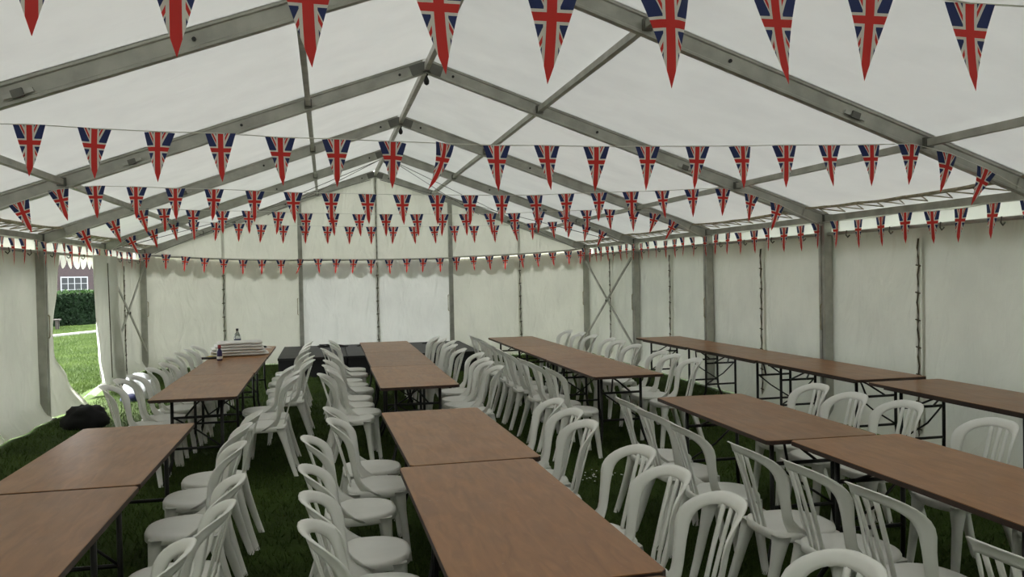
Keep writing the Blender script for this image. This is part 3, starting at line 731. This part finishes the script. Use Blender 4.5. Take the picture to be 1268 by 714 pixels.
part('cap', MB().lathe([(0.017,0.298),(0.018,0.30),(0.018,0.325),(0.016,0.33)], n=12), 'black', t, True)
sp = at_z(272, 446, TZ)
t = thing('spray_bottle', 'violet bottle with red cap in front of the folded tablecloths', 'bottle', (sp.x, sp.y, TZ))
part('bottle_body', MB().lathe([(0.030,0.0),(0.033,0.01),(0.033,0.09),(0.028,0.115),(0.018,0.135),(0.016,0.15)], n=14), 'purple', t, True)
part('bottle_label', MB().lathe([(0.0335,0.02),(0.0338,0.022),(0.0338,0.05),(0.0335,0.052)], n=14), 'paper', t, True)
part('cap', MB().lathe([(0.019,0.148),(0.021,0.15),(0.020,0.185),(0.016,0.19)], n=12), 'red', t, True)
nb = at_z(258, 444, TZ)
o = part('notebook', MB().box((-0.11,-0.07,0.0),(0.11,0.07,0.016)), 'blk'); o.location = (nb.x+0.03, nb.y, TZ+0.001); o.rotation_euler = (0,0,0.15); tag(o, 'flat black notebook lying beside the violet bottle on the table', 'notebook')
pg = MB().box((-0.108,-0.068,0.0),(0.108,0.072,0.010)); po = part('pages', pg, 'paper', o); po.location = (0.004,0.003,0.003)
o = part('yellow_folder', MB().box((-0.10,-0.06,0.0),(0.10,0.06,0.012)), 'yellow'); o.location = (nb.x+0.06, nb.y+0.16, TZ+0.001); o.rotation_euler = (0,0,-0.1); tag(o, 'yellow folder lying behind the black notebook beside folded tablecloths', 'folder')
pf = at_z(330, 433, TZ)
o = part('paper_sheet', MB().box((-0.12,-0.09,0.0),(0.12,0.09,0.004)), 'paper'); o.location = (-1.98, 12.50, TZ+0.001); o.rotation_euler = (0,0,0.3); tag(o, 'white paper pad at the stage end of the table carrying the tablecloths', 'paper')
t = thing('sunglasses', 'dark sunglasses lying on the white paper pad by the tablecloths', 'sunglasses', (-1.98, 12.50, TZ+0.0055), 0.4)
for s in (-1, 1):
    part('lens', MB().lathe([(0.026,0.0),(0.030,0.004),(0.026,0.02),(0.010,0.026)], (s*0.036,0,0), 10), 'blk', t, True)
    part('temple_arm', MB().tube([(s*0.066,0,0.012),(s*0.068,0.06,0.010),(s*0.06,0.12,0.004)], 0.004, 5), 'blk', t)

# ------------------------------------------------------------------ bags on the grass
def blob(name, mat_, loc, r, seed, lab, cat, amp=0.22, rough=3.0):
    b_ = MB()
    def fn(u, v):
        a = u*2*PI; ph = PI*v
        d = Vector((math.cos(a)*math.sin(ph), math.sin(a)*math.sin(ph), math.cos(ph)))
        k_ = 1+amp*noise.noise(d*rough*0.5+Vector((seed, 0, 0)))+amp*0.6*noise.noise(d*rough*1.6+Vector((0, seed, 0)))
        z = max(-0.55, d.z*k_)
        return (d.x*r[0]*k_, d.y*r[1]*k_, (z+0.55)*r[2])
    b_.grid(36, 20, fn); o = part(name, b_, mat_, None, True); o.location = loc; return tag(o, lab, cat)
bgp = at_z(106, 530, 0.0)
bag = blob('black_bag', 'blk', (bgp.x, bgp.y, 0.002), (0.25, 0.19, 0.19), 2.2, 'soft black bag slumped on the grass beside the doorway curtain', 'bag')
part('bag_strap', MB().tube([(-0.16, -0.02, 0.16), (-0.08, -0.06, 0.22), (0.05, -0.05, 0.225), (0.16, 0.0, 0.16)], 0.014, 6), 'blk', bag, True)
wbp = at_z(174, 493, 0.0)
wbag = blob('carrier_bag', 'bagw', (wbp.x, wbp.y, 0.002), (0.24, 0.19, 0.23), 5.1, 'crumpled white carrier bag standing on the grass inside the corner', 'bag', 0.3, 4)
part('bag_handle', MB().tube([(-0.08, 0.0, 0.30), (-0.04, 0.02, 0.38), (0.05, 0.02, 0.37), (0.09, 0.0, 0.29)], 0.010, 6), 'bagw', wbag, True)
nv = blob('navy_pouch', 'navy', (wbp.x-0.08, wbp.y-0.30, 0.002), (0.14, 0.08, 0.07), 8.0, 'small navy pouch on the grass in front of the white carrier bag', 'pouch', 0.15)

# ------------------------------------------------------------------ outside: lawn, path, hedge, house, bench
pa = at_z(62, 418, 0); pb = at_z(118, 412, 0); dd = (pb-pa); dd.z = 0; dd.normalize()
pth = part('trim_1', MB().bar(pa-dd*14+Vector((0,0,0.0)), pb+dd*14, 0.32, 0.16), 'path'); tag(pth, 'narrow pale path crossing the lawn outside the doorway', None, None, 'structure')
def hedge(lab):
    hb = at_z(90, 402, 0); ang = math.atan2(dd.y, dd.x)
    t = thing('clipped_hedge', lab, 'hedge', (hb.x, hb.y+0.9, 0), ang)
    core = MB().grid(60, 24, lambda u, v: (-9+18*u, -0.9*math.cos(PI*min(1,max(0,(v-0.3)/0.4)))+0.08*nz(u*60, v*9), min(1.28, 1.28*min(v/0.3, (1-v)/0.3))+0.05*nz(u*50, v*20, 4)))
    part('hedge_core', core, 'hedge', t, True)
    rnd = np.random.default_rng(4); n = 22000
    x = rnd.uniform(-9, 9, n); side = rnd.random(n)
    y = np.where(side < 0.6, -0.92+rnd.normal(0, .03, n), rnd.uniform(-0.95, 0.95, n)); z = np.where(side < 0.6, rnd.uniform(0.02, 1.32, n), 1.30+rnd.normal(0, .05, n))
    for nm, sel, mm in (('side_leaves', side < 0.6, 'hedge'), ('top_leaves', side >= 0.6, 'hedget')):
        c = np.stack([x[sel], y[sel], z[sel]], 1); k = len(c)
        tri = c[:, None, :]+rnd.normal(0, 0.045, (k, 3, 3))
        me = bpy.data.meshes.new(nm); V = tri.reshape(-1, 3)
        me.from_pydata(V.tolist(), [], np.arange(3*k).reshape(-1, 3).tolist()); me.materials.append(MT[mm])
        o = link(nm, me, t); o['kind'] = 'stuff'
hedge('clipped dark green hedge with lighter top across the lawn outside')
hb0 = at_y(92, 363, 48.0)
H = thing('brick_house', 'dark brick house with white casement windows beyond the hedge', 'house', (hb0.x, 48.0, 0), math.atan2(dd.y, dd.x))
part('wall', MB().box((-10, 0, 0), (10, 5, 4.6)), 'brick', H)
part('roof', MB().add([(-10.4,-0.5,4.5),(10.4,-0.5,4.5),(10.4,2.5,6.8),(-10.4,2.5,6.8),(10.4,5.5,4.5),(-10.4,5.5,4.5)], [(0,1,2,3),(3,2,4,5),(0,3,5),(1,4,2),(0,5,4,1)]), 'roofd', H)
zt_ = at_y(92, 343.5, 48.0).z
for gx in (-4.6, 0.0, 4.6):
    wn = MB(); wz0, wz1 = 0.75, zt_; n = 4; lw = 0.49
    part('window', wn.box((gx-n*lw/2-0.05, -0.04, wz0-0.06), (gx+n*lw/2+0.05, -0.002, wz1+0.05)), 'white', H)
    win = H.children[-1]
    for i in range(n):
        xa = gx-n*lw/2+i*lw+0.035
        for j in range(4):
            za = wz0+0.02+j*(wz1-wz0)/4
            part('pane', MB().box((xa-0.005, -0.052, za), (xa+lw-0.085, -0.042, za+(wz1-wz0)/4-0.03)), 'glassd', win)
be = at_z(72, 409, 0)
B_ = thing('garden_bench', 'low wooden bench on the lawn in front of the hedge', 'bench', (be.x-0.62, be.y+0.3, 0), 0.1)
for i in range(3): part('seat_slat', MB().box((-0.6, -0.2+i*0.14, 0.36), (0.6, -0.08+i*0.14, 0.40)), 'bench', B_)
for sx in (-1, 1):
    for sy in (-1, 1): part('leg', MB().box((sx*0.5-0.035, sy*0.15-0.035, 0), (sx*0.5+0.035, sy*0.15+0.035, 0.358)), 'bench', B_)

# ------------------------------------------------------------------ grass blades
def grass(name, n, gen, h, wd, lab, seed, keep):
    rnd = np.random.default_rng(seed)
    x, y = gen(rnd, n); ok = keep(x, y); x, y = x[ok], y[ok]; n = len(x)
    a = rnd.uniform(0, 2*PI, n); hh = h*rnd.uniform(0.5, 1.2, n); ww = wd*rnd.uniform(0.7, 1.3, n)
    lx, ly = rnd.normal(0, 0.45, n)*hh, rnd.normal(0, 0.45, n)*hh
    V = np.empty((n, 3, 3))
    V[:, 0] = np.stack([x-np.cos(a)*ww, y-np.sin(a)*ww, np.zeros(n)], 1)
    V[:, 1] = np.stack([x+np.cos(a)*ww, y+np.sin(a)*ww, np.zeros(n)], 1)
    V[:, 2] = np.stack([x+lx, y+ly, hh], 1)
    me = bpy.data.meshes.new(name); me.vertices.add(3*n); me.vertices.foreach_set('co', V.reshape(-1))
    me.loops.add(3*n); me.loops.foreach_set('vertex_index', np.arange(3*n, dtype=np.int32))
    me.polygons.add(n); me.polygons.foreach_set('loop_start', np.arange(0, 3*n, 3, dtype=np.int32))
    me.polygons.foreach_set('loop_total', np.full(n, 3, dtype=np.int32)); me.update(calc_edges=True)
    me.materials.append(MT['blade']); o = link(name, me); tag(o, lab, 'grass', None, 'stuff')
grass('tent_grass', 170000, lambda r, n: (r.uniform(-4.55, 4.55, n), 1.8+15.9*r.random(n)**1.5), 0.045, 0.004, 'short dark grass growing under the tables and chairs', 1, lambda x, y: (np.abs(x) < 4.45) & ((y < 15.08) | (np.abs(x+0.115) > 1.84)))
grass('lawn_grass', 130000, lambda r, n: (lambda t_: (-4.75-t_*6.5+r.uniform(-2.2, 1.9, n), 12.0+t_*25))(r.random(n)**1.3), 0.06, 0.007, 'bright mown lawn grass outside the open doorway', 2, lambda x, y: (x < -4.86) & (y < 36.5))
rnd = random.Random(3); fb = MB(); fc = at_z(738, 597, 0)
for i in range(34):
    q = (fc.x+rnd.gauss(0, 0.12), fc.y+rnd.gauss(0, 0.07), 0.045+rnd.random()*0.02); fb.lathe([(0.002,-0.004),(0.008,0.0),(0.004,0.003)], q, 6)
o = part('daisies', fb, 'flower'); tag(o, 'patch of tiny white daisies in the grass between the table rows', 'flowers', None, 'stuff')
